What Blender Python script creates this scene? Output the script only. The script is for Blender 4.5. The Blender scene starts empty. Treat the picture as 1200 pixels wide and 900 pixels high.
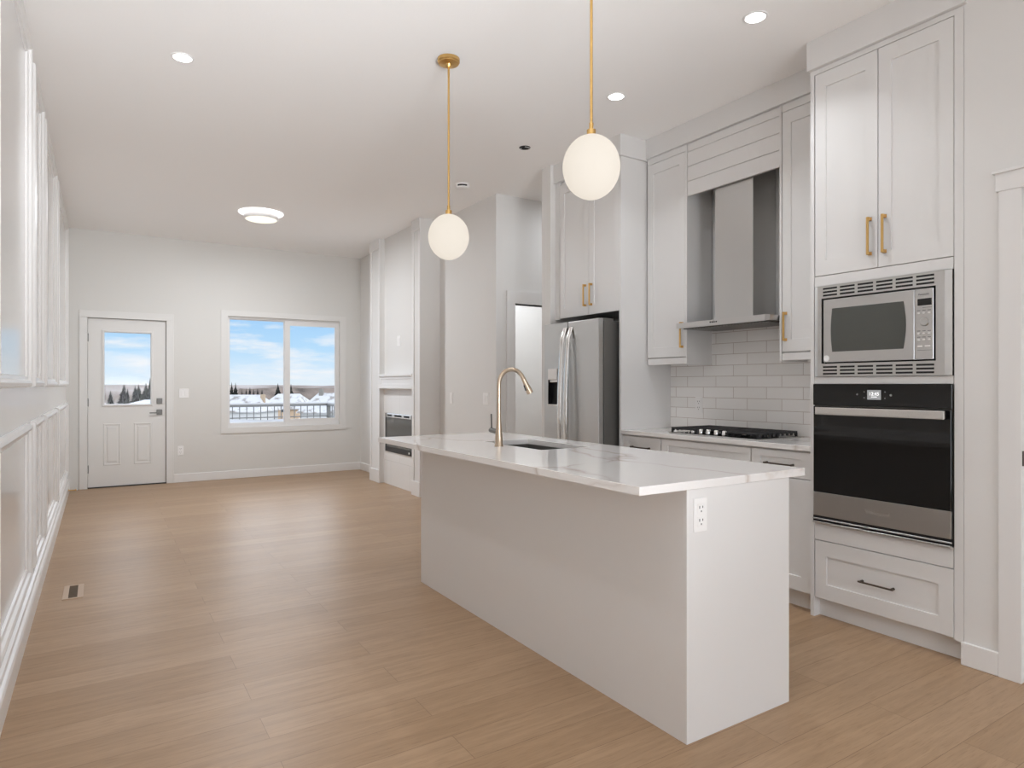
import bpy, bmesh, math, random
from mathutils import Vector, Matrix
random.seed(7)
S = bpy.context.scene
COL = S.collection

# ------------------------------------------------------------------ camera
CAM_H = 1.30
YAW = math.atan2(483, 760)
cd = bpy.data.cameras.new('camera'); cam = bpy.data.objects.new('camera', cd); COL.objects.link(cam)
cam.location = (0, 0, CAM_H); cam.rotation_euler = (math.pi/2, 0, -YAW)
cd.sensor_width = 36.0; cd.lens = 760/1200*36.0; cd.shift_y = 0.0004; cd.clip_start = 0.02; cd.clip_end = 5000
S.camera = cam
# ------------------------------------------------------------------ view, light settings
S.view_settings.view_transform = 'Standard'; S.view_settings.look = 'None'
S.view_settings.gamma = 1.0; S.view_settings.use_curve_mapping = False
S.view_settings.exposure = 0.17
S.cycles.use_denoising = True
S.cycles.max_bounces = 14; S.cycles.diffuse_bounces = 8; S.cycles.glossy_bounces = 5
S.cycles.transparent_max_bounces = 12; S.cycles.sample_clamp_indirect = 6.0
S.cycles.caustics_reflective = False; S.cycles.caustics_refractive = False
DOWN_W, REAR_W, HALL_W, FLUSH_W, CEIL_FILL_W = 3.8, 50.0, 11.0, 44.0, 48.0
LIGHT_COL = (0.915, 0.955, 1.0)
GLOBE_E = 1.0
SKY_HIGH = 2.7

# sky: clear blue above a pale horizon with thin streaky cloud
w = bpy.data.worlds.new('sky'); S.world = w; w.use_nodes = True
nt = w.node_tree; nt.nodes.clear()
def N(t, ty, **kw):
    n = t.nodes.new(ty)
    for k, v in kw.items(): setattr(n, k, v)
    return n
tc = N(nt, 'ShaderNodeTexCoord'); sep = N(nt, 'ShaderNodeSeparateXYZ'); nt.links.new(tc.outputs['Generated'], sep.inputs[0])
rp = N(nt, 'ShaderNodeValToRGB'); nt.links.new(sep.outputs['Z'], rp.inputs[0])
cr = rp.color_ramp; cr.elements[0].position = 0.0; cr.elements[0].color = (0.80, 0.90, 0.98, 1)
cr.elements[1].position = 0.8; cr.elements[1].color = (0.20, 0.40, 0.80, 1)
for p, c in ((0.018, (0.70, 0.86, 1.0, 1)), (0.05, (0.50, 0.76, 1.0, 1)), (0.11, (0.36, 0.64, 0.98, 1)), (0.22, (0.80, 0.88, 0.98, 1)), (0.5, (0.78, 0.87, 0.98, 1))):
    e = cr.elements.new(p); e.color = c
mp = N(nt, 'ShaderNodeMapping'); mp.inputs['Scale'].default_value = (7, 7, 34); mp.inputs['Location'].default_value = (1.3, 0.4, 0.2)
nt.links.new(tc.outputs['Generated'], mp.inputs[0])
nz = N(nt, 'ShaderNodeTexNoise'); nz.inputs['Scale'].default_value = 1.6; nz.inputs['Detail'].default_value = 7; nz.inputs['Roughness'].default_value = 0.56
nt.links.new(mp.outputs[0], nz.inputs['Vector'])
cl = N(nt, 'ShaderNodeValToRGB'); cl.color_ramp.elements[0].position = 0.46; cl.color_ramp.elements[1].position = 0.70
nt.links.new(nz.outputs['Fac'], cl.inputs[0])
mx = N(nt, 'ShaderNodeMixRGB'); mx.inputs[2].default_value = (0.93, 0.95, 0.98, 1)
nt.links.new(cl.outputs[0], mx.inputs[0]); nt.links.new(rp.outputs[0], mx.inputs[1])
# unseen sky band above the windows' view, brightened to light the room and floor
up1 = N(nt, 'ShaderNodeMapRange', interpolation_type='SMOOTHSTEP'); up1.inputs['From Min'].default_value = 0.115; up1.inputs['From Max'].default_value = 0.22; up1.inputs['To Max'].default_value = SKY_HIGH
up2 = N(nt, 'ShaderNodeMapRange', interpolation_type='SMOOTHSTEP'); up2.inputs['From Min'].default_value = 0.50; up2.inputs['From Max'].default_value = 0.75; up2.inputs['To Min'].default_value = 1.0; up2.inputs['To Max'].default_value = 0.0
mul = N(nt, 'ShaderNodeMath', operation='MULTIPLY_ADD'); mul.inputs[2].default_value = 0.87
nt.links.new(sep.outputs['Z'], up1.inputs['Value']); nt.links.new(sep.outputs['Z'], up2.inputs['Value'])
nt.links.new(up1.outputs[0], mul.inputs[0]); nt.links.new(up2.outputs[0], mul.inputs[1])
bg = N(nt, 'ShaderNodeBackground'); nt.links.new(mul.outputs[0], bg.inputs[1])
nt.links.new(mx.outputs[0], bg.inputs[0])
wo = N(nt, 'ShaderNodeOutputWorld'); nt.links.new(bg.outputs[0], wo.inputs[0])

sd = bpy.data.lights.new('sun', 'SUN'); sd.energy = 0.7; sd.angle = math.radians(1.0); sd.color = (1.0, 0.95, 0.88)
so = bpy.data.objects.new('sun', sd); COL.objects.link(so)
so.rotation_euler = Vector((-0.40, 0.70, -0.59)).to_track_quat('-Z', 'Y').to_euler()

# area lamp added at the unseen rear window, standing in for daylight
rd = bpy.data.lights.new('rear_fill', 'AREA'); rd.shape = 'RECTANGLE'; rd.size = 2.6; rd.size_y = 2.2
rd.energy = REAR_W; rd.color = LIGHT_COL
ro = bpy.data.objects.new('rear_fill', rd); COL.objects.link(ro)
ro.location = (1.45, -3.21, 1.20); ro.rotation_euler = (math.pi/2, 0, math.pi)   # faces +Y
ro.rotation_euler = Vector((0, 1, 0)).to_track_quat('-Z', 'Z').to_euler()

# unseen fill lamp added behind the camera to brighten the ceiling
fd = bpy.data.lights.new('ceiling_fill', 'AREA'); fd.shape = 'DISK'; fd.size = 1.8; fd.energy = CEIL_FILL_W; fd.color = LIGHT_COL; fd.spread = math.radians(64)
fo = bpy.data.objects.new('ceiling_fill', fd); COL.objects.link(fo); fo.location = (0.6, -2.2, 0.75)
fo.rotation_euler = Vector((-0.03, 0.90, 0.45)).to_track_quat('-Z', 'Y').to_euler()

# ------------------------------------------------------------------ materials
MATS = {}
def mat(name, col, rough=0.5, metal=0.0, spec=0.5, emit=None, es=0.0, coat=0.0):
    m = bpy.data.materials.new(name); m.use_nodes = True
    b = m.node_tree.nodes['Principled BSDF']
    b.inputs['Base Color'].default_value = (*col, 1); b.inputs['Roughness'].default_value = rough
    b.inputs['Metallic'].default_value = metal; b.inputs['Specular IOR Level'].default_value = spec
    if coat: b.inputs['Coat Weight'].default_value = coat; b.inputs['Coat Roughness'].default_value = 0.05
    if emit:
        b.inputs['Emission Color'].default_value = (*emit, 1); b.inputs['Emission Strength'].default_value = es
    MATS[name] = m
    return m
def nodes(m): return m.node_tree, m.node_tree.nodes['Principled BSDF']
def noise_bump(m, scale, strength, dist=0.002, vec_scale=(1, 1, 1), detail=3):
    t, b = nodes(m)
    c = N(t, 'ShaderNodeTexCoord'); p = N(t, 'ShaderNodeMapping'); p.inputs['Scale'].default_value = vec_scale
    n = N(t, 'ShaderNodeTexNoise'); n.inputs['Scale'].default_value = scale; n.inputs['Detail'].default_value = detail
    u = N(t, 'ShaderNodeBump'); u.inputs['Strength'].default_value = strength; u.inputs['Distance'].default_value = dist
    t.links.new(c.outputs['Object'], p.inputs[0]); t.links.new(p.outputs[0], n.inputs['Vector'])
    t.links.new(n.outputs['Fac'], u.inputs['Height']); t.links.new(u.outputs[0], b.inputs['Normal'])
    return n

M_WALL = mat('wall_paint', (0.74, 0.73, 0.715), 0.55); noise_bump(M_WALL, 180, 0.08)
M_WALLB = mat('eggshell_wall_paint', (0.70, 0.69, 0.665), 0.55); noise_bump(M_WALLB, 180, 0.08)
M_CEIL = mat('ceiling_paint', (0.92, 0.91, 0.90), 0.9); noise_bump(M_CEIL, 90, 0.25)
M_CASING = mat('casing_paint', (0.74, 0.73, 0.71), 0.4)
M_TRIM = mat('trim_paint', (0.78, 0.77, 0.76), 0.30)
M_CAB = mat('cabinet_paint', (0.73, 0.72, 0.71), 0.38); noise_bump(M_CAB, 60, 0.02)
M_PANEL = mat('satin_panel_paint', (0.74, 0.735, 0.725), 0.15); noise_bump(M_PANEL, 9, 0.05, 0.004)
M_STEEL = mat('brushed_steel', (0.60, 0.595, 0.585), 0.30, 1.0); noise_bump(M_STEEL, 60, 0.05, 0.001, (1, 1, 30))
M_STEELH = mat('brushed_steel_horizontal', (0.62, 0.61, 0.60), 0.30, 1.0); noise_bump(M_STEELH, 60, 0.05, 0.001, (1, 30, 30))
M_STEELD = mat('dark_steel', (0.16, 0.155, 0.145), 0.42, 0.6)
M_CHROME = mat('polished_steel', (0.80, 0.79, 0.77), 0.16, 1.0)
M_BRASS = mat('brushed_brass', (0.72, 0.46, 0.17), 0.30, 1.0)
M_CHAMP = mat('champagne_bronze', (0.62, 0.50, 0.38), 0.28, 1.0)
M_BRONZE = mat('dark_bronze', (0.10, 0.08, 0.065), 0.4, 0.8)
M_BLACK = mat('black_glass', (0.006, 0.006, 0.006), 0.05, 0.0, 0.5)
M_BLACKM = mat('black_satin', (0.012, 0.012, 0.013), 0.4)
M_IRON = mat('cast_iron', (0.02, 0.02, 0.022), 0.55); noise_bump(M_IRON, 300, 0.2)
M_MWGLASS = mat('microwave_window', (0.075, 0.078, 0.070), 0.12)
M_FPGLASS = mat('fireplace_glass', (0.10, 0.10, 0.095), 0.04)
M_PLASTIC = mat('white_plastic', (0.85, 0.84, 0.83), 0.35)
M_GREYP = mat('grey_print', (0.18, 0.18, 0.18), 0.5)
M_DARKHOLE = mat('dark_cavity', (0.015, 0.015, 0.015), 0.8)
M_NICKEL = mat('satin_nickel', (0.17, 0.165, 0.155), 0.4, 0.5)
M_GLOBE = mat('lit_opal_glass', (0.10, 0.095, 0.09), 0.9, 0.0, 0.05, (1.0, 0.91, 0.79), GLOBE_E*0.70)
M_LAMP = mat('lit_lamp', (1, 1, 1), 0.5, emit=(1.0, 0.98, 0.95), es=6.0)
M_DIFF = mat('lit_warm_diffuser', (0.9, 0.9, 0.8), 0.5, emit=(1.0, 0.98, 0.80), es=0.75)
M_HALO = mat('halo_glow', (0.9, 0.9, 0.9), 0.5, emit=(1.0, 0.98, 1.0), es=1.6)
M_LCD = mat('lit_display', (0.2, 0.2, 0.2), 0.3, emit=(0.75, 0.77, 0.8), es=0.22)
M_LCDT = mat('lit_digits', (0.8, 0.8, 0.8), 0.3, emit=(1, 1, 1), es=0.9)
M_REGF = mat('register_oak', (0.50, 0.37, 0.27), 0.45)
M_REGD = mat('register_louvre', (0.10, 0.062, 0.028), 0.5)

def glass():
    m = bpy.data.materials.new('window_glass'); m.use_nodes = True; t = m.node_tree; t.nodes.clear()
    o = N(t, 'ShaderNodeOutputMaterial'); x = N(t, 'ShaderNodeMixShader')
    a = N(t, 'ShaderNodeBsdfTransparent'); g = N(t, 'ShaderNodeBsdfGlossy'); g.inputs['Roughness'].default_value = 0.02
    f = N(t, 'ShaderNodeFresnel'); f.inputs['IOR'].default_value = 1.12
    t.links.new(f.outputs[0], x.inputs[0]); t.links.new(a.outputs[0], x.inputs[1]); t.links.new(g.outputs[0], x.inputs[2])
    t.links.new(x.outputs[0], o.inputs[0]); return m
M_GLASS = glass()

def wood_floor():
    m = mat('oak_planks', (0.45, 0.3, 0.2), 0.36, spec=0.30); t, b = nodes(m); L = t.links.new
    c = N(t, 'ShaderNodeTexCoord')
    def brick(c1, c2, mort, ms):
        k = N(t, 'ShaderNodeTexBrick'); k.offset = 0.37; k.offset_frequency = 2; k.squash = 1.0
        k.inputs['Scale'].default_value = 1.0; k.inputs['Brick Width'].default_value = 1.55; k.inputs['Row Height'].default_value = 0.172
        k.inputs['Mortar Size'].default_value = ms; k.inputs['Mortar Smooth'].default_value = 0.2; k.inputs['Bias'].default_value = 0
        k.inputs['Color1'].default_value = c1; k.inputs['Color2'].default_value = c2; k.inputs['Mortar'].default_value = mort
        L(c.outputs['Object'], k.inputs['Vector']); return k
    k = brick((0.365, 0.240, 0.143, 1), (0.415, 0.282, 0.176, 1), (0.22, 0.135, 0.08, 1), 0.0011)
    rid = brick((0, 0, 0, 1), (1, 1, 1, 1), (0.5, 0.5, 0.5, 1), 0.0)     # one value per plank shifts its grain
    sx = N(t, 'ShaderNodeMapping'); sx.inputs['Scale'].default_value = (1.1, 15, 1)
    add = N(t, 'ShaderNodeVectorMath', operation='MULTIPLY_ADD'); add.inputs[1].default_value = (11, 7, 5)
    L(rid.outputs['Color'], add.inputs[0]); L(c.outputs['Object'], add.inputs[2]); L(add.outputs[0], sx.inputs[0])
    n = N(t, 'ShaderNodeTexNoise'); n.inputs['Scale'].default_value = 2.2; n.inputs['Detail'].default_value = 8; n.inputs['Roughness'].default_value = 0.65; n.inputs['Distortion'].default_value = 0.6
    L(sx.outputs[0], n.inputs['Vector'])
    r = N(t, 'ShaderNodeValToRGB'); r.color_ramp.elements[0].position = 0.28; r.color_ramp.elements[0].color = (0.74, 0.70, 0.66, 1)
    r.color_ramp.elements[1].position = 0.62; r.color_ramp.elements[1].color = (1.06, 1.05, 1.04, 1)
    L(n.outputs['Fac'], r.inputs[0])
    mu = N(t, 'ShaderNodeMixRGB', blend_type='MULTIPLY'); mu.inputs[0].default_value = 0.75
    L(k.outputs['Color'], mu.inputs[1]); L(r.outputs[0], mu.inputs[2])
    # fine dark pores
    s2 = N(t, 'ShaderNodeMapping'); s2.inputs['Scale'].default_value = (6, 110, 1); L(add.outputs[0], s2.inputs[0])
    n2 = N(t, 'ShaderNodeTexNoise'); n2.inputs['Scale'].default_value = 2.0; n2.inputs['Detail'].default_value = 4; L(s2.outputs[0], n2.inputs['Vector'])
    r2 = N(t, 'ShaderNodeValToRGB'); r2.color_ramp.elements[0].position = 0.30; r2.color_ramp.elements[0].color = (0.72, 0.68, 0.64, 1)
    r2.color_ramp.elements[1].position = 0.44; r2.color_ramp.elements[1].color = (1, 1, 1, 1); L(n2.outputs['Fac'], r2.inputs[0])
    m2 = N(t, 'ShaderNodeMixRGB', blend_type='MULTIPLY'); m2.inputs[0].default_value = 0.7
    L(mu.outputs[0], m2.inputs[1]); L(r2.outputs[0], m2.inputs[2]); L(m2.outputs[0], b.inputs['Base Color'])
    rr = N(t, 'ShaderNodeMapRange'); rr.inputs['To Min'].default_value = 0.32; rr.inputs['To Max'].default_value = 0.44
    L(n.outputs['Fac'], rr.inputs['Value']); L(rr.outputs[0], b.inputs['Roughness'])
    u = N(t, 'ShaderNodeBump'); u.inputs['Strength'].default_value = 0.12; u.inputs['Distance'].default_value = 0.003
    L(n2.outputs['Fac'], u.inputs['Height']); L(u.outputs[0], b.inputs['Normal'])
    return m
M_FLOOR = wood_floor()

def quartz():
    m = mat('veined_white_quartz', (0.85, 0.83, 0.81), 0.07); t, b = nodes(m); L = t.links.new
    c = N(t, 'ShaderNodeTexCoord')
    mpn = N(t, 'ShaderNodeMapping'); mpn.inputs['Rotation'].default_value = (0, 0, 0.7); mpn.inputs['Scale'].default_value = (1.0, 0.55, 1.0); mpn.inputs['Location'].default_value = (0.9, 1.3, 0)
    L(c.outputs['Object'], mpn.inputs[0])
    n0 = N(t, 'ShaderNodeTexNoise'); n0.inputs['Scale'].default_value = 2.4; n0.inputs['Detail'].default_value = 5; L(mpn.outputs[0], n0.inputs['Vector'])
    ma = N(t, 'ShaderNodeVectorMath', operation='MULTIPLY_ADD'); ma.inputs[1].default_value = (0.45, 0.45, 0.45)
    L(n0.outputs['Color'], ma.inputs[0]); L(mpn.outputs[0], ma.inputs[2])
    v = N(t, 'ShaderNodeTexVoronoi', feature='DISTANCE_TO_EDGE'); v.inputs['Scale'].default_value = 1.5; L(ma.outputs[0], v.inputs['Vector'])
    r = N(t, 'ShaderNodeValToRGB'); r.color_ramp.elements[0].position = 0.0; r.color_ramp.elements[0].color = (0.56, 0.50, 0.455, 1)
    r.color_ramp.elements[1].position = 0.030; r.color_ramp.elements[1].color = (0.80, 0.78, 0.765, 1)
    e = r.color_ramp.elements.new(0.008); e.color = (0.69, 0.65, 0.62, 1)
    L(v.outputs['Distance'], r.inputs[0])
    n1 = N(t, 'ShaderNodeTexNoise'); n1.inputs['Scale'].default_value = 1.7; n1.inputs['Detail'].default_value = 2; L(c.outputs['Object'], n1.inputs['Vector'])
    r1 = N(t, 'ShaderNodeValToRGB'); r1.color_ramp.elements[0].position = 0.34; r1.color_ramp.elements[1].position = 0.50; L(n1.outputs['Fac'], r1.inputs[0])
    x = N(t, 'ShaderNodeMixRGB'); x.inputs[1].default_value = (0.80, 0.78, 0.765, 1); L(r1.outputs[0], x.inputs[0]); L(r.outputs[0], x.inputs[2])
    L(x.outputs[0], b.inputs['Base Color']); return m
M_QUARTZ = quartz()

def tile(name, wd, ht, mortar, cols, mcol, rough, offset=0.5, loc=(0, 0, 0)):
    m = mat(name, cols[0], rough); t, b = nodes(m); L = t.links.new
    c = N(t, 'ShaderNodeTexCoord'); s = N(t, 'ShaderNodeSeparateXYZ'); L(c.outputs['Object'], s.inputs[0])
    cb = N(t, 'ShaderNodeCombineXYZ'); L(s.outputs['Y'], cb.inputs['X']); L(s.outputs['Z'], cb.inputs['Y'])
    mpn = N(t, 'ShaderNodeMapping'); mpn.inputs['Location'].default_value = loc; L(cb.outputs[0], mpn.inputs[0])
    k = N(t, 'ShaderNodeTexBrick'); k.offset = offset; k.inputs['Scale'].default_value = 1; k.inputs['Brick Width'].default_value = wd; k.inputs['Row Height'].default_value = ht
    k.inputs['Mortar Size'].default_value = mortar; k.inputs['Mortar Smooth'].default_value = 0.3
    k.inputs['Color1'].default_value = (*cols[0], 1); k.inputs['Color2'].default_value = (*cols[1], 1); k.inputs['Mortar'].default_value = (*mcol, 1)
    L(mpn.outputs[0], k.inputs['Vector']); L(k.outputs['Color'], b.inputs['Base Color'])
    n = N(t, 'ShaderNodeTexNoise'); n.inputs['Scale'].default_value = 14; L(c.outputs['Object'], n.inputs['Vector'])
    h = N(t, 'ShaderNodeMath', operation='MULTIPLY_ADD'); h.inputs[1].default_value = -1.0; L(k.outputs['Fac'], h.inputs[0]); 
    q = N(t, 'ShaderNodeMath', operation='MULTIPLY'); q.inputs[1].default_value = 0.5; L(n.outputs['Fac'], q.inputs[0]); L(q.outputs[0], h.inputs[2])
    u = N(t, 'ShaderNodeBump'); u.inputs['Strength'].default_value = 0.4; u.inputs['Distance'].default_value = 0.002
    L(h.outputs[0], u.inputs['Height']); L(u.outputs[0], b.inputs['Normal']); return m
M_TILE = tile('glazed_subway_tile', 0.28, 0.0813, 0.0022, ((0.90, 0.885, 0.87), (0.84, 0.825, 0.805)), (0.55, 0.48, 0.45), 0.14, 0.43, (0.06, -0.005, 0))
M_FTILE = tile('large_white_tile', 0.60, 0.31, 0.0025, ((0.80, 0.79, 0.78), (0.77, 0.76, 0.75)), (0.62, 0.61, 0.59), 0.3, 0.5)

def mottled(name, c1, c2, scale, rough=0.9, lo=0.4, hi=0.6, vs=(1, 1, 1)):
    m = mat(name, c1, rough, spec=0.2); t, b = nodes(m); L = t.links.new
    c = N(t, 'ShaderNodeTexCoord'); p = N(t, 'ShaderNodeMapping'); p.inputs['Scale'].default_value = vs; L(c.outputs['Object'], p.inputs[0])
    n = N(t, 'ShaderNodeTexNoise'); n.inputs['Scale'].default_value = scale; n.inputs['Detail'].default_value = 6; L(p.outputs[0], n.inputs['Vector'])
    r = N(t, 'ShaderNodeValToRGB'); r.color_ramp.elements[0].position = lo; r.color_ramp.elements[0].color = (*c1, 1)
    r.color_ramp.elements[1].position = hi; r.color_ramp.elements[1].color = (*c2, 1)
    L(n.outputs['Fac'], r.inputs[0]); L(r.outputs[0], b.inputs['Base Color']); return m
M_SNOW = mottled('snow', (0.50, 0.485, 0.47), (0.575, 0.56, 0.545), 0.6)
M_ROOFSNOW = mottled('snowy_shingles', (0.30, 0.27, 0.24), (0.57, 0.55, 0.53), 1.1, lo=0.34, hi=0.46)
M_CONIFER = mottled('snow_dusted_needles', (0.012, 0.014, 0.011), (0.13, 0.115, 0.10), 1.6, lo=0.45, hi=0.75)
M_BARK = mat('bark', (0.06, 0.045, 0.035), 0.9)
M_HILL = mottled('wintry_hillside', (0.17, 0.125, 0.095), (0.42, 0.36, 0.32), 0.03, lo=0.35, hi=0.65, vs=(1, 1, 6))
M_HILLF = mottled('bare_woodland', (0.10, 0.08, 0.065), (0.26, 0.20, 0.16), 0.12, lo=0.35, hi=0.65)
M_STUCCO = mat('tan_stucco', (0.50, 0.36, 0.24), 0.9); noise_bump(M_STUCCO, 20, 0.2)
M_SIDING = mat('white_siding', (0.52, 0.51, 0.49), 0.8)
M_CHIM = mat('grey_chimney', (0.20, 0.185, 0.16), 0.9)
M_CHIMT = mat('tan_chimney', (0.38, 0.29, 0.20), 0.9)
M_RAIL = mat('grey_rail_metal', (0.20, 0.195, 0.18), 0.5, 0.2)
M_HWIN = mat('dark_house_window', (0.03, 0.035, 0.04), 0.2)

# ------------------------------------------------------------------ builders
class MB:
    def __init__(s): s.bm = bmesh.new()
    def face(s, vs):
        try: return s.bm.faces.new(vs)
        except ValueError: return None
    def box(s, x0, x1, y0, y1, z0, z1, bev=0.0, seg=2):
        x0, x1 = sorted((x0, x1)); y0, y1 = sorted((y0, y1)); z0, z1 = sorted((z0, z1))
        v = [s.bm.verts.new(p) for p in ((x0,y0,z0),(x1,y0,z0),(x1,y1,z0),(x0,y1,z0),(x0,y0,z1),(x1,y0,z1),(x1,y1,z1),(x0,y1,z1))]
        fs = [s.face([v[i] for i in q]) for q in ((3,2,1,0),(4,5,6,7),(0,1,5,4),(1,2,6,5),(2,3,7,6),(3,0,4,7))]
        if bev > 0:
            es = list({e for f in fs for e in f.edges})
            bmesh.ops.bevel(s.bm, geom=es, offset=bev, segments=seg, affect='EDGES', profile=0.6)
        return s
    def prism(s, pts, axis, a0, a1):
        """extrude a closed 2-D outline along an axis (x: pts are (y,z); y: (x,z); z: (x,y))"""
        def P(p, a): return {'x': (a, p[0], p[1]), 'y': (p[0], a, p[1]), 'z': (p[0], p[1], a)}[axis]
        A = [s.bm.verts.new(P(p, a0)) for p in pts]; B = [s.bm.verts.new(P(p, a1)) for p in pts]
        n = len(pts); s.face(A); s.face(list(reversed(B)))
        for i in range(n): s.face([A[i], B[i], B[(i+1) % n], A[(i+1) % n]])
        return s
    def lathe(s, prof, c, axis='z', seg=24, sy=1.0):
        """revolve (radius, height) profile about an axis through c"""
        rings = []
        for r, h in prof:
            ring = []
            for i in range(seg):
                a = 2*math.pi*i/seg; p, q = r*math.cos(a), r*math.sin(a)
                ring.append({'z': (c[0]+p, c[1]+q, c[2]+h), 'x': (c[0]+h, c[1]+p, c[2]+q*sy), 'y': (c[0]+p, c[1]+h, c[2]+q*sy)}[axis])
            if r < 1e-6: rings.append([s.bm.verts.new(ring[0])])
            else: rings.append([s.bm.verts.new(p) for p in ring])
        for A, B in zip(rings, rings[1:]):
            for i in range(seg):
                j = (i+1) % seg
                if len(A) == 1 and len(B) == 1: continue
                if len(A) == 1: s.face([A[0], B[i], B[j]])
                elif len(B) == 1: s.face([A[i], A[j], B[0]])
                else: s.face([A[i], A[j], B[j], B[i]])
        for R in (rings[0], rings[-1]):
            if len(R) > 1: s.face(R)
        return s
    def tube(s, pts, r, seg=10, flat=None):
        """round bar through points; r may be a list; flat=(wa,wb) gives an oval section"""
        pts = [Vector(p) for p in pts]; n = len(pts); rs = r if isinstance(r, (list, tuple)) else [r]*n
        rings = []; up = Vector((0, 0, 1))
        t0 = (pts[1]-pts[0]).normalized()
        a = t0.cross(Vector((0, 1, 0)))
        if a.length < 0.1: a = t0.cross(Vector((1, 0, 0)))
        a.normalize()
        for i, p in enumerate(pts):
            t = (pts[min(i+1, n-1)]-pts[max(i-1, 0)]).normalized()
            a = (a - t*a.dot(t)).normalized(); b = t.cross(a)
            fa, fb = flat or (1, 1)
            rings.append([s.bm.verts.new(p + a*rs[i]*fa*math.cos(2*math.pi*k/seg) + b*rs[i]*fb*math.sin(2*math.pi*k/seg)) for k in range(seg)])
        for A, B in zip(rings, rings[1:]):
            for k in range(seg): s.face([A[k], A[(k+1) % seg], B[(k+1) % seg], B[k]])
        s.face(list(reversed(rings[0]))); s.face(rings[-1]); return s
    def ring(s, y0, y1, z0, z1, x, prof, out=-1):
        """mitred picture-frame moulding on a wall of constant x; prof = (inset, height)"""
        loops = []
        for ins, h in prof:
            loops.append([s.bm.verts.new((x-out*h, yy, zz)) for yy, zz in ((y0+ins, z0+ins), (y1-ins, z0+ins), (y1-ins, z1-ins), (y0+ins, z1-ins))])
        for A, B in zip(loops, loops[1:]):
            for k in range(4): s.face([A[k], A[(k+1) % 4], B[(k+1) % 4], B[k]])
        return s
    def shaker(s, xf, y0, y1, z0, z1, ry=0.063, rz=0.082, th=0.02, rec=0.008, sl=0.0015):
        """recessed-panel front facing -x, one closed piece"""
        def R(x, a, b, c, d): return [s.bm.verts.new((x, yy, zz)) for yy, zz in ((a, c), (b, c), (b, d), (a, d))]
        L = [R(xf+th, y0, y1, z0, z1), R(xf+0.0015, y0, y1, z0, z1), R(xf, y0+.0015, y1-.0015, z0+.0015, z1-.0015), R(xf, y0+ry, y1-ry, z0+rz, z1-rz),
             R(xf+rec, y0+ry+sl, y1-ry-sl, z0+rz+sl, z1-rz-sl)]
        for A, B in zip(L, L[1:]):
            for k in range(4): s.face([A[k], A[(k+1) % 4], B[(k+1) % 4], B[k]])
        s.face(L[-1]); s.face(list(reversed(L[0]))); return s
    def build(s, name, m, parent=None, smooth=False, origin=None):
        bm = s.bm; bmesh.ops.recalc_face_normals(bm, faces=bm.faces)
        if parent is not None:
            p = parent; o = Vector((0, 0, 0))
            while p is not None: o += p.location; p = p.parent
        else:
            if origin is None:
                xs = [v.co for v in bm.verts]
                origin = ((min(v.x for v in xs)+max(v.x for v in xs))/2, (min(v.y for v in xs)+max(v.y for v in xs))/2, min(v.z for v in xs))
            o = Vector(origin)
        for v in bm.verts: v.co -= o
        me = bpy.data.meshes.new(name); bm.to_mesh(me); bm.free()
        me.materials.append(m)
        if smooth:
            for p in me.polygons: p.use_smooth = True
            try: me.set_sharp_from_angle(angle=math.radians(40))
            except Exception: pass
        ob = bpy.data.objects.new(name, me); COL.objects.link(ob)
        if parent is not None: ob.parent = parent
        else: ob.location = o
        return ob
def box(name, m, parent, *a, **k): return MB().box(*a, **k).build(name, m, parent)
def tag(o, label, cat, group=None, kind=None):
    o['label'] = label; o['category'] = cat
    if group: o['group'] = group
    if kind: o['kind'] = kind
    return o
def thing(name, loc, label, cat, group=None):
    o = bpy.data.objects.new(name, None); COL.objects.link(o); o.location = loc; o.empty_display_size = 0.1
    return tag(o, label, cat, group)
def struct(o): o['kind'] = 'structure'; return o
def sroot(name, loc):
    o = bpy.data.objects.new(name, None); COL.objects.link(o); o.location = loc; o.empty_display_size = 0.1; o['kind'] = 'structure'; return o
def kids(o): return [c for c in bpy.data.objects if c.parent == o]
def copy_tree(o, parent=None):
    c = o.copy(); COL.objects.link(c); c.parent = parent
    for ch in kids(o): copy_tree(ch, c)
    return c
def letters(txt, size, m, parent, name, pos, align='CENTER', depth=0.0006):
    """flat lettering on a surface facing -x, centred at pos"""
    cu = bpy.data.curves.new('txt', 'FONT'); cu.body = txt; cu.size = size; cu.align_x = align; cu.align_y = 'CENTER'; cu.extrude = depth
    tmp = bpy.data.objects.new('txt', cu); COL.objects.link(tmp)
    dg = bpy.context.evaluated_depsgraph_get(); dg.update()
    me = bpy.data.meshes.new_from_object(tmp.evaluated_get(dg)); bpy.data.objects.remove(tmp); bpy.data.curves.remove(cu)
    o = Vector((0, 0, 0)); p = parent
    while p is not None: o += p.location; p = p.parent
    for v in me.vertices: v.co = Vector((pos[0]-v.co.z, pos[1]-v.co.x, pos[2]+v.co.y)) - o
    me.materials.clear(); me.materials.append(m)
    ob = bpy.data.objects.new(name, me); COL.objects.link(ob); ob.parent = parent; return ob
def area(name, loc, size, watts, col=LIGHT_COL, parent=None, spread=180):
    d = bpy.data.lights.new(name, 'AREA'); d.shape = 'DISK'; d.size = size; d.energy = watts; d.color = col; d.spread = math.radians(spread)
    o = bpy.data.objects.new(name, d); COL.objects.link(o); o.location = loc
    if parent: o.parent = parent
    return o

CE = 3.225            # ceiling height
XL = -0.342           # left wall plane
YB = 9.63             # back wall plane
XR = 3.37             # living room right wall plane
XK = 3.93             # kitchen wall plane
XT = 3.385            # oven tower face
# ================================================================== SETTING
struct(box('floor', M_FLOOR, None, -0.5, 5.8, -3.4, 9.75, -0.08, 0.0))
struct(box('ceiling', M_CEIL, None, -0.5, 5.8, -3.4, 9.9, CE, CE+0.1))
struct(box('wall_left', M_PANEL, None, XL-0.12, XL, -3.4, 9.9, 0, CE))
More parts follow.
